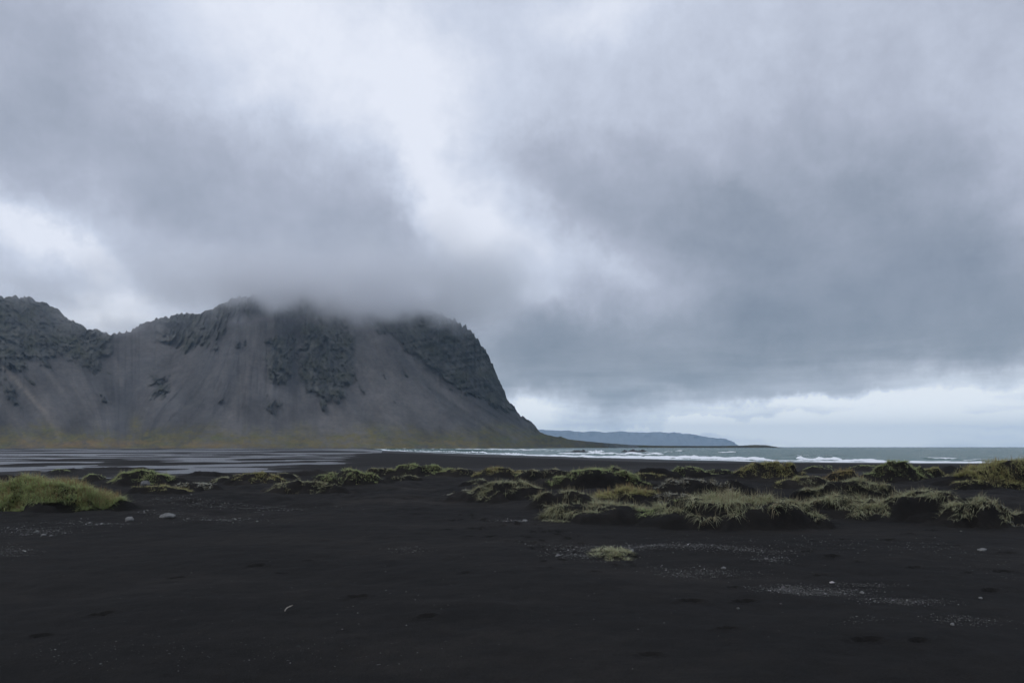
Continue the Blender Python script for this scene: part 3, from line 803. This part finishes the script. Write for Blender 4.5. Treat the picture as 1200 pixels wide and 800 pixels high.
PAL = {   # leaf colours: base, alternative, share of dead straw, straw colour
    'green': ([.190, .235, .110], [.350, .375, .195], .14),
    'yellow': ([.265, .265, .120], [.400, .380, .200], .18),
    'olive': ([.215, .225, .130], [.410, .410, .285], .22),
    'grey': ([.260, .260, .215], [.420, .420, .360], .25),
    'rusty': ([.210, .190, .085], [.330, .250, .125], .28),
}
STRAW = np.array([.44, .38, .24])
rg = np.random.default_rng(21)
TUSS = []
def tussock(key, pal, label, cfront=-0.3, cback=1.2, qmax=0.95, dens=1.0, L=0.38, ends=(-1.2, 1.2), stalks=0.05, hang=0.6, bald=1.0, group='tufts of dune grass on the sand mounds'):
    m = MOUNDS[key]; D = m['Y']; qmax = qmax * 1.08; L = L * 0.64
    if D > 28: cfront -= 0.28
    area = math.pi * m['rx'] * m['ry'] * qmax ** 2
    near = D < 30
    tuft_d = 80 if near else (46 if D < 45 else 32)
    nt = int(area * tuft_d * dens * 1.5) + 12
    a = rg.random(nt) * 2 * np.pi; r = np.sqrt(rg.random(nt)) * qmax
    lx, ly = r * np.cos(a), r * np.sin(a)
    # uneven edge, bare eroded front face
    edge = 0.18 * fbm(lx * 3 + m['seed'], ly * 3, 3, 401)
    keep = ((ly > cfront + edge * 1.3) | ((ly > cfront - .55) & (rg.random(nt) < .22))) & (ly < cback) & (r < qmax * (0.93 + edge)) & (lx > ends[0]) & (lx < ends[1])
    patch = fbm(lx * 2.2 + 3 * m['seed'], ly * 2.2, 2, 405)
    keep &= rg.random(nt) < np.clip(0.70 + 0.3 * (1 - bald) + 1.7 * bald * patch, 0.10, 1)
    lx, ly = lx[keep], ly[keep]; nt = len(lx)
    if nt == 0: return
    cx, cyy = m['X'] + lx * m['rx'], m['Y'] + ly * np.where(ly < 0, 0.85, 1.1) * m['ry']
    per = 21 if near else (14 if D < 45 else 11)
    n = nt * per
    ti = np.repeat(np.arange(nt), per)
    sp = 0.032 if near else 0.055
    rx_, ry_ = cx[ti] + rg.normal(0, sp, n), cyy[ti] + rg.normal(0, sp, n)
    rz = ground_z(rx_, ry_, False) - 0.015
    # lean: outward from the tuft, off the mound at its edge, and with the wind from the sea (right to left)
    out = np.arctan2(ry_ - cyy[ti], rx_ - cx[ti]) + rg.normal(0, .5, n)
    off = np.arctan2(ly[ti] * 0.9, lx[ti] + 1e-3)
    rad = np.hypot(lx, ly)[ti] / qmax
    edgef = np.clip((cfront + 0.42 - ly[ti]) / 0.42, 0, 1) * (1 if cfront > -0.9 else 0.8)
    vx = np.cos(out) * 1.0 + np.cos(off) * rad * 0.55 - 0.30; vy = np.sin(out) * 1.0 + np.sin(off) * rad * 0.55 - edgef * 0.5
    az = np.arctan2(vy, vx)
    tl = rg.uniform(0.65, 1.25, nt)[ti]
    length = L * tl * rg.uniform(0.6, 1.25, n)
    lean = np.clip(rg.uniform(0.55, 1.15, n) + 0.15 * rad, 0, 1.2)
    droop = rg.uniform(0.10, 0.65, n) + 0.55 * hang * edgef * rg.uniform(0.3, 1.4, n)
    width = rg.uniform(0.007, 0.0135, n) * (1.0 if near else (1.5 if D < 45 else 2.0))
    b, alt, ds = PAL[pal]
    tm = np.clip(rg.normal(0.4, 0.4, nt), 0, 1)[ti] * 0.55 + rg.random(n) ** 1.5 * 0.5
    b, alt = [(1.85 if pal == 'green' else 1.6) * q for q in b], [(1.6 if pal == 'green' else 1.4) * q for q in alt]
    cols = np.array(b) + (np.array(alt) - np.array(b)) * tm[:, None]
    dead = rg.random(n) < ds * (0.5 + rg.random(nt)[ti])
    cols[dead] = STRAW * rg.uniform(0.55, 1.05, (dead.sum(), 1))
    base = np.array([m['X'], m['Y'], float(ground_z(np.array([m['X']]), np.array([m['Y']]), False)[0])])
    root = bpy.data.objects.new('grass_tussock', None); C.objects.link(root); root.location = base
    root.empty_display_size = 0.2
    tag(root, label, 'grass tussock', group)
    pts = np.stack([rx_, ry_, rz], -1) - base
    v, t_, c_ = blades(pts, length, width, az, lean, droop, cols, 3 if near else 2)
    obj('grass_blades', mesh_np('grass_blades', v, None, t_, True, c_), M_GRASS, root)['kind'] = 'stuff'
    ns = int(n * stalks)
    if ns > 6:
        ii = rg.integers(0, n, ns)
        sc_ = STRAW * 0.75 * rg.uniform(0.6, 1.1, (ns, 1)) * (np.array([1.05, .9, .75]) if pal in ('rusty', 'yellow') or key == 'big_left' else np.ones(3))
        v, t_, c_ = blades(pts[ii], L * rg.uniform(0.9, 1.35, ns), width[ii] * 0.9, az[ii] * 0 + rg.random(ns) * 6.28, rg.uniform(.1, .4, ns), rg.uniform(.0, .12, ns), sc_, 2)
        obj('dry_stalks', mesh_np('dry_stalks', v, None, t_, True, c_), M_GRASS, root)['kind'] = 'stuff'
    TUSS.append((key, nt))

# left of the picture
tussock('big_left', 'green', 'large bushy bright green tussock with rusty seed heads, covering its mound completely', -1.05, 1.2, 1.05, 1.9, .42, stalks=.09, hang=.5, bald=.25)
tussock('small_dark', 'green', 'small dark green tuft between the large bushy tussock and a rounded green mound', -.3, 1.2, .9, 1, .25)
tussock('left_back', 'green', 'rounded green grass mound with a grey stone in its hollow', -.2, 1.2, .95, 1.2, .34)
tussock('left_low', 'yellow', 'low yellowish fringe of grass on a sand lip below the rounded green mound', -.1, .7, .9, .8, .24)
tussock('grey', 'grey', 'flat clump of dead ash grey grass beside a yellowish fringe', -.5, 1.0, .95, 1.1, .20, stalks=0)
tussock('l3', 'yellow', 'small yellow green tussock facing the flats, dark sand face below', -.25, 1.2, .95, 1.2, .28)
tussock('l3low', 'olive', 'thin olive fringe along a low dark sand lip', -.05, .6, .9, .55, .22)
tussock('l4', 'green', 'ragged green tussock with trailing front beside a thin olive fringe', -.5, 1.2, .98, 1.1, .28)
tussock('l4b', 'olive', 'small olive tuft between two larger green tussocks', -.3, 1.2, .9, 1.1, .28)
tussock('l5', 'green', 'broad smooth green grass dome in front of the dark beach', -.3, 1.2, .98, 1.5, .30, stalks=.03)
tussock('l6', 'olive', 'faint olive tuft on a low mound next to the broad green dome', -.1, 1.0, .9, .6, .24)
tussock('l7', 'yellow', 'yellow green tussock with a brown side on the beach edge', -.25, 1.2, .95, 1.3, .30, stalks=.1)
# middle
tussock('m1', 'olive', 'long olive fringe arching over a dark hollow, left end trailing down', -.2, .55, .95, .85, .30)
tussock('m1low', 'grey', 'sparse grey green strands on a small low sand bump', -.1, .6, .9, .5, .18)
tussock('m2', 'olive', 'thin olive grass along a rounded mound top before the surf', -.15, .9, .95, .8, .26)
tussock('m3', 'green', 'wide green tussock crowning a mound with a black hollow face', -.10, 1.2, .95, 1.2, .32)
tussock('m4', 'yellow', 'tall brownish yellow tussock at the end of a bare crest', -.35, 1.2, .95, 1.3, .40, stalks=.09)
tussock('m5', 'olive', 'upright sparse strands along a bare black crest', -.05, .5, .95, .7, .30, stalks=.12)
tussock('m6', 'olive', 'long pale fringe hanging along the lip of a wide black dune', -.22, .35, .97, 1.0, .32, hang=.9)
tussock('m7', 'green', 'small green tussock on a mound behind a crescent dune', -.2, 1.2, .95, 1.2, .28)
tussock('m8', 'grey', 'thin grey green fringe around a crescent dune', -.1, .45, .95, .6, .24)
tussock('m8b', 'grey', 'faint grey fringe curving towards the shaggy hanging tussock', -.05, .4, .95, .5, .22)
tussock('front', 'olive', 'big shaggy tussock with pale blades hanging over a black slope', -.28, 1.2, .97, 1.2, .46, ends=(-1.2, .75), stalks=.05, hang=1.0)
tussock('frontr', 'olive', 'low ragged grass trailing off beside the big shaggy tussock', -.3, .8, .95, .9, .30, hang=.8)
tussock('tiny', 'olive', 'tiny isolated tuft on flat sand among pebbles', -.9, 1.0, .95, 2.2, .13, stalks=0)
# right
tussock('r1', 'yellow', 'round yellow green tussock standing against the surf', -.25, 1.2, .97, 1.3, .34, stalks=.08)
tussock('r2', 'olive', 'dark olive fringe on a low black ridge', -.1, .8, .95, .7, .24)
tussock('r3', 'green', 'tall green tussock peak rising to the sea horizon', -.4, 1.2, .98, 1.4, .34)
tussock('r4', 'rusty', 'rusty brown tussock beside the tall green peak', -.35, 1.2, .95, 1.2, .34, stalks=.12)
tussock('r4b', 'yellow', 'yellowish tuft sloping down from the tall green peak', -.4, 1.2, .95, 1.2, .26)
tussock('r5', 'olive', 'wide olive grass terrace below the tall green peak', -.3, 1.2, .98, 1.0, .34)
tussock('r6', 'olive', 'shaggy dark tussock spilling down the end of the terrace', -.5, 1.2, .98, 1.2, .42, hang=1.0)
tussock('r7', 'olive', 'long level fringe along the rim of a broad black slope', -.15, .5, .97, .95, .30, hang=.9)
tussock('r8', 'olive', 'green drooping edge descending to the sand at the end of the rim', -.35, .6, .97, 1.0, .32, hang=.9)
tussock('farright', 'yellow', 'large tall golden tussock on the mound beyond a bare sand gap', -.5, 1.2, .98, 1.4, .46, stalks=.06)

HLAB = [('olive', 'olive hummock just below the yellow green tussock with a brown side'),
    ('green', 'green hummock between the brown sided tussock and the rounded mound before the surf'),
    ('olive', 'dull hummock at the foot of the rounded mound before the surf'),
    ('yellow', 'yellowish hummock between the wide crowned mound and the crescent dune'),
    ('olive', 'olive hummock at the tip of the crescent dune, behind the brownish tall tussock'),
    ('green', 'green hummock between the small green tussock and the round tussock against the surf'),
    ('grey', 'grey hummock under the round yellow green tussock'),
    ('yellow', 'yellowish hummock behind the trailing end of the big shaggy tussock'),
    ('olive', 'olive hummock between the big shaggy tussock and the grass terrace'),
    ('green', 'green hummock between the rusty brown tussock and the tall green peak'),
    ('olive', 'dull hummock below the bare black dune by the surf'),
    ('yellow', 'yellowish hummock at the foot of the large golden tussock'),
    ('olive', 'olive hummock below the dark hollow under the long arching fringe'),
    ('green', 'green hummock between the hanging pale fringe and the big shaggy tussock'),
    ('grey', 'grey hummock between the spilling dark tussock and the broad black slope'),
    ('yellow', 'yellowish hummock at the lower edge of the big shaggy tussock'),
    ('olive', 'olive hummock beside the small yellow green tussock facing the flats'),
    ('green', 'green hummock touching the ragged green tussock with trailing front'),
    ('olive', 'olive hummock on the sand below the broad smooth green dome'),
    ('yellow', 'yellowish hummock at the end of the broad green dome'),
    ('olive', 'olive hummock between the ash grey clump and a yellow green tussock'),
    ('green', 'green hummock behind the large bushy tussock, at the shallow water'),
    ('grey', 'grey hummock inside the black hollow of the wide crowned mound'),
    ('yellow', 'yellowish hummock behind the big shaggy tussock, under the crescent dune'),
    ('olive', 'olive hummock on the slope below the tall green peak'),
    ('green', 'green hummock between the round tussock against the surf and the rusty brown one'),
    ('grey', 'grey hummock where the drooping grass edge meets the sand'),
    ('yellow', 'yellowish hummock beside the brown sided tussock on the beach edge')]
for k_, (pl_, lb_) in enumerate(HLAB):
    if k_ in HSKIP: continue
    tussock('humm%d' % k_, pl_, lb_, -.2, .7, .92, .6, .26, stalks=.02, group='low grassy hummocks between the mounds')

# ------------------------------------------------------------------ stones, pebbles, driftwood
def gpoint(px, py):
    D = 1530.0 / (py - HY); X = (px - HX) / F * D
    for _ in range(6):
        z = float(ground_z(np.array([X]), np.array([D]), False)[0]); D = 0.5 * D + 0.5 * (CAMZ - z) * F / (py - HY); X = (px - HX) / F * D
    return X, D, z

def stone(px, py, w, h, mat, label, seed, flat=0.5, rz=0.0):
    X, Y, z = gpoint(px, py)
    bm = bmesh.new(); bmesh.ops.create_icosphere(bm, subdivisions=3, radius=1)
    co = np.array([v.co for v in bm.verts])
    n = fbm(co[:, 0] * 1.1 + seed, co[:, 1] * 1.1 + co[:, 2] * 0.7, 3, 500 + seed)
    k = np.round((co @ np.array([.6, .5, .62])) * 2.2) / 2.2
    for v, d, q in zip(bm.verts, n, k):
        v.co *= (1 + 0.28 * d + 0.05 * q)
        v.co.x *= w * 0.5; v.co.y *= w * flat; v.co.z *= h * 0.62
    for f_ in bm.faces: f_.smooth = True
    me = bpy.data.meshes.new('stone'); bm.to_mesh(me); bm.free()
    o = obj('stone', me, mat, loc=(X, Y, z + h * 0.22)); o.rotation_euler = (0.1, -0.08, rz)
    tag(o, label, 'stone')
stone(152, 610, .20, .11, M_STONE, 'pale angular stone on black sand, shorter of two near the bushy tussock', 1, .4, .3)
stone(196, 606, .40, .11, M_STONE, 'long flat pale stone on black sand below the yellowish fringe', 2, .25, .2)
stone(170, 569, .40, .26, M_STONEG, 'grey boulder tucked under the rounded green grass mound', 3, .45, .2)
stone(51, 627, .10, .04, M_STONE, 'small pale stone on the sand below the large bushy tussock', 4, .4, 0)
stone(60, 628, .06, .035, M_STONEG, 'tiny grey stone next to a small pale stone', 5, .4, 0)
stone(1151, 645, .14, .045, M_STONE, 'flat pale stone alone on sand below the drooping grass edge', 6, .3, -.2)
stone(1010, 695, .05, .03, M_STONE, 'pale stone at the end of the pebble band', 7, .5, .4)
stone(1149, 701, .04, .025, M_STONE, 'pale stone between the pebble band and the scattered stones', 8, .5, 0)
stone(615, 611, .13, .06, M_STONE, 'white stone at the foot of the long olive fringe', 9, .4, .1)
stone(848, 666, .07, .035, M_STONEG, 'grey stone between two pebble bands', 10, .5, .1)
stone(1116, 732, .035, .025, M_STONE, 'pale stone among the scattered stones on bare sand', 11, .5, .1)
stone(740, 646, .08, .05, M_STONE, 'pale stone beside the tiny isolated tuft', 12, .5, .1)

def driftwood(px, py, L, rz, label):
    X, Y, z = gpoint(px, py)
    n, m_ = 9, 7; vs = []
    for i in range(n):
        t = i / (n - 1); r = 0.010 * (1 - 0.6 * t) + 0.002 * math.sin(i * 2.3)
        for j in range(m_):
            a = 2 * math.pi * j / m_
            vs.append((L * (t - .5), 0.02 * math.sin(t * 4) + r * math.cos(a), 0.012 + 0.05 * t + r * math.sin(a)))
    q = [(i * m_ + j, i * m_ + (j + 1) % m_, (i + 1) * m_ + (j + 1) % m_, (i + 1) * m_ + j) for i in range(n - 1) for j in range(m_)]
    me = mesh_np('driftwood_stick', vs, q, [(0, m_ - 1 - k, m_ - 2 - k) for k in range(m_ - 2)] + [((n - 1) * m_, (n - 1) * m_ + k + 1, (n - 1) * m_ + k + 2) for k in range(m_ - 2)])
    o = obj('driftwood_stick', me, M_WOOD, loc=(X, Y, z)); o.rotation_euler = (0, 0, rz)
    tag(o, label, 'driftwood')
driftwood(338, 716, .08, .8, 'short bleached stick lying alone on bare black sand')

PATCH = [(760, 640, 110, 2.5, 900), (690, 650, 50, 5, 420), (860, 645, 60, 3, 300), (830, 668, 60, 5, 300), (800, 672, 25, 5, 120), (905, 655, 22, 5, 160),
         (955, 690, 60, 5, 900), (925, 688, 22, 4, 320), (1010, 683, 35, 2, 120), (1060, 704, 50, 4, 420), (1130, 727, 40, 6, 170), (1010, 730, 30, 5, 40),
         (40, 622, 45, 5, 330), (18, 645, 22, 8, 180), (110, 612, 50, 4, 200), (240, 588, 80, 2.5, 700), (190, 600, 40, 6, 120), (260, 606, 60, 5, 220), (330, 590, 60, 3, 260),
         (598, 610, 22, 2, 130), (480, 645, 25, 3, 70), (700, 642, 60, 3, 300), (300, 760, 200, 22, 90), (600, 700, 500, 60, 130), (1150, 660, 60, 25, 60), (80, 770, 120, 18, 50), (560, 580, 40, 6, 120), (1000, 640, 200, 10, 220)]
ico = bmesh.new(); bmesh.ops.create_icosphere(ico, subdivisions=1, radius=1)
ico.verts.ensure_lookup_table()
IV = np.array([v.co for v in ico.verts]); IT = np.array([[v.index for v in f_.verts] for f_ in ico.faces]); ico.free()
OV = np.array([(1, 0, 0), (-1, 0, 0), (0, 1, 0), (0, -1, 0), (0, 0, 1), (0, 0, -.6)], float)
OT = np.array([(0, 2, 4), (2, 1, 4), (1, 3, 4), (3, 0, 4), (2, 0, 5), (1, 2, 5), (3, 1, 5), (0, 3, 5)])
pv, pt, pc = [], [], []; base_i = 0
for (cx, cy_, sx, sy, n) in PATCH:
    n = int(n * 3.0)
    a = rg.normal(0, .55, n) * sx + cx; b = np.clip(rg.normal(0, .55, n) * sy + cy_ + (a - cx) * 0.03, 570, 798)
    D = 1530 / (b - HY); X = (a - HX) / F * D; z = ground_z(X, D, True)
    s = rg.lognormal(-5.3, .5, n) * np.clip(D / 11, .75, 1.6)
    ang = rg.random(n) * 6.28
    stn = np.stack([s * rg.uniform(.8, 1.6, n), s * rg.uniform(.6, 1.1, n), s * rg.uniform(.4, .8, n)], -1)
    big = s > 0.018
    for TV, TT, sel in ((IV, IT, big), (OV, OT, ~big)):
        k = sel.sum()
        if k == 0: continue
        P = TV[None] * stn[sel][:, None] * rg.uniform(.82, 1.18, (k, len(TV), 1))
        ca, sa = np.cos(ang[sel])[:, None], np.sin(ang[sel])[:, None]
        x = P[..., 0] * ca - P[..., 1] * sa + X[sel][:, None]; y = P[..., 0] * sa + P[..., 1] * ca + D[sel][:, None]; zz = P[..., 2] + z[sel][:, None] + stn[sel][:, 2:3] * .25
        pv.append(np.stack([x, y, zz], -1).reshape(-1, 3)); pt.append((TT[None] + (np.arange(k) * len(TV))[:, None, None] + base_i).reshape(-1, 3))
        base_i += k * len(TV)
        g = np.clip(rg.lognormal(-2.5, .6, k), .03, .45); c = g[:, None] * np.array([1.0, .985, .955]) * rg.uniform(.95, 1.05, (k, 3))
        pc.append(np.repeat(c, len(TV), 0))
pebbles = obj('pebbles', mesh_np('pebbles', np.vstack(pv), None, np.vstack(pt), True, np.vstack(pc)), M_PEB)
tag(pebbles, 'scattered grey pebbles and shell bits in bands on black sand', 'pebbles', kind='stuff')

# ------------------------------------------------------------------ cloud lying on the summit
def cloud_mat():
    m = bpy.data.materials.new('summit_cloud'); m.use_nodes = True
    t = m.node_tree; N, L = t.nodes, t.links; N.clear()
    out = N.new('ShaderNodeOutputMaterial'); pvn = N.new('ShaderNodeVolumePrincipled')
    pvn.inputs['Color'].default_value = (0.98, 0.985, 1.0, 1); pvn.inputs['Anisotropy'].default_value = 0.6
    L.new(pvn.outputs[0], out.inputs['Volume'])
    g = N.new('ShaderNodeNewGeometry'); sp = N.new('ShaderNodeSeparateXYZ'); L.new(g.outputs['Position'], sp.inputs[0])
    def mm(op, a, b=None, c=None):
        n = N.new('ShaderNodeMath'); n.operation = op
        for i, v in enumerate((a, b, c)):
            if v is None: continue
            if isinstance(v, (int, float)): n.inputs[i].default_value = v
            else: L.new(v, n.inputs[i])
        return n.outputs[0]
    def ss(v, a, b):
        n = N.new('ShaderNodeMapRange'); n.interpolation_type = 'SMOOTHSTEP'
        n.inputs['From Min'].default_value = a; n.inputs['From Max'].default_value = b
        L.new(v, n.inputs['Value']); return n.outputs['Result']
    def nz(scale, det):
        n = N.new('ShaderNodeTexNoise'); n.inputs['Scale'].default_value = scale; n.inputs['Detail'].default_value = det
        L.new(g.outputs['Position'], n.inputs['Vector']); return n.outputs['Fac']
    x, y, z = sp.outputs
    n1, n2 = nz(0.0045, 5), nz(0.013, 5)
    # base of the cloud, higher towards the left-hand peak
    zb = mm('ADD', z, mm('MULTIPLY', mm('SUBTRACT', n1, 0.5), 260.0))
    zb = mm('ADD', zb, mm('MULTIPLY', mm('SUBTRACT', n2, 0.5), 200.0))
    low = ss(zb, 390.0, 490.0)
    topf = mm('SUBTRACT', 1.0, ss(mm('ADD', z, mm('MULTIPLY', mm('SUBTRACT', n1, 0.5), -320.0)), 450.0, 640.0))
    xs = mm('ADD', x, mm('MULTIPLY', mm('SUBTRACT', n1, 0.5), 700.0))
    side = mm('MULTIPLY', ss(xs, -1200.0, -640.0), mm('SUBTRACT', 1.0, ss(xs, -230.0, 130.0)))
    dep = mm('MULTIPLY', ss(y, 1950.0, 2150.0), mm('SUBTRACT', 1.0, ss(y, 2650.0, 2850.0)))
    d = mm('MULTIPLY', mm('MULTIPLY', low, topf), mm('MULTIPLY', side, dep))
    mist = None
    for (mx, my, mz, rx, ry, rz, k) in ((-1170, 2380, 372, 130, 240, 34, .0040), (-1590, 2440, 500, 190, 260, 40, .0050), (-420, 2260, 400, 260, 260, 50, .0016), (-290, 2440, 462, 170, 260, 36, .012), (-480, 2420, 470, 200, 260, 40, .008)):
        q = None
        for c_, c0, r_ in ((x, mx, rx), (y, my, ry), (z, mz, rz)):
            e = mm('POWER', mm('DIVIDE', mm('SUBTRACT', c_, c0), r_), 2.0)
            q = e if q is None else mm('ADD', q, e)
        e = mm('MULTIPLY', mm('EXPONENT', mm('MULTIPLY', q, -1.0)), mm('MULTIPLY', ss(n2, 0.38, 0.62), k))
        mist = e if mist is None else mm('ADD', mist, e)
    L.new(mm('ADD', mm('MULTIPLY', d, 0.011), mist), pvn.inputs['Density'])
    return m
bm = bmesh.new(); bmesh.ops.create_cube(bm, size=1)
for v in bm.verts:
    v.co = ((-1950 if v.co.x < 0 else 180), (1900 if v.co.y < 0 else 2900), (270 if v.co.z < 0 else 710))
me = bpy.data.meshes.new('cloud'); bm.to_mesh(me); bm.free()
cloud = obj('cloud', me, cloud_mat()); tag(cloud, 'grey cloud bank lying over the mountain summit', 'cloud', kind='stuff')

# ------------------------------------------------------------------ haze
hm = bpy.data.materials.new('haze'); hm.use_nodes = True
ht = hm.node_tree; ht.nodes.clear()
ho = ht.nodes.new('ShaderNodeOutputMaterial'); hv = ht.nodes.new('ShaderNodeVolumePrincipled')
hv.inputs['Color'].default_value = (0.56, 0.77, 1.0, 1); hv.inputs['Anisotropy'].default_value = 0.4; hv.inputs['Density'].default_value = 4.2e-5
ht.links.new(hv.outputs[0], ho.inputs['Volume'])
bm = bmesh.new(); bmesh.ops.create_cube(bm, size=1)
for v in bm.verts:
    v.co = (v.co.x * 2 * 27800, v.co.y * 2 * 27800, (-12 if v.co.z < 0 else 760))
me = bpy.data.meshes.new('haze'); bm.to_mesh(me); bm.free()
haze = obj('haze', me, hm); tag(haze, 'thin bluish sea haze', 'haze', kind='stuff')
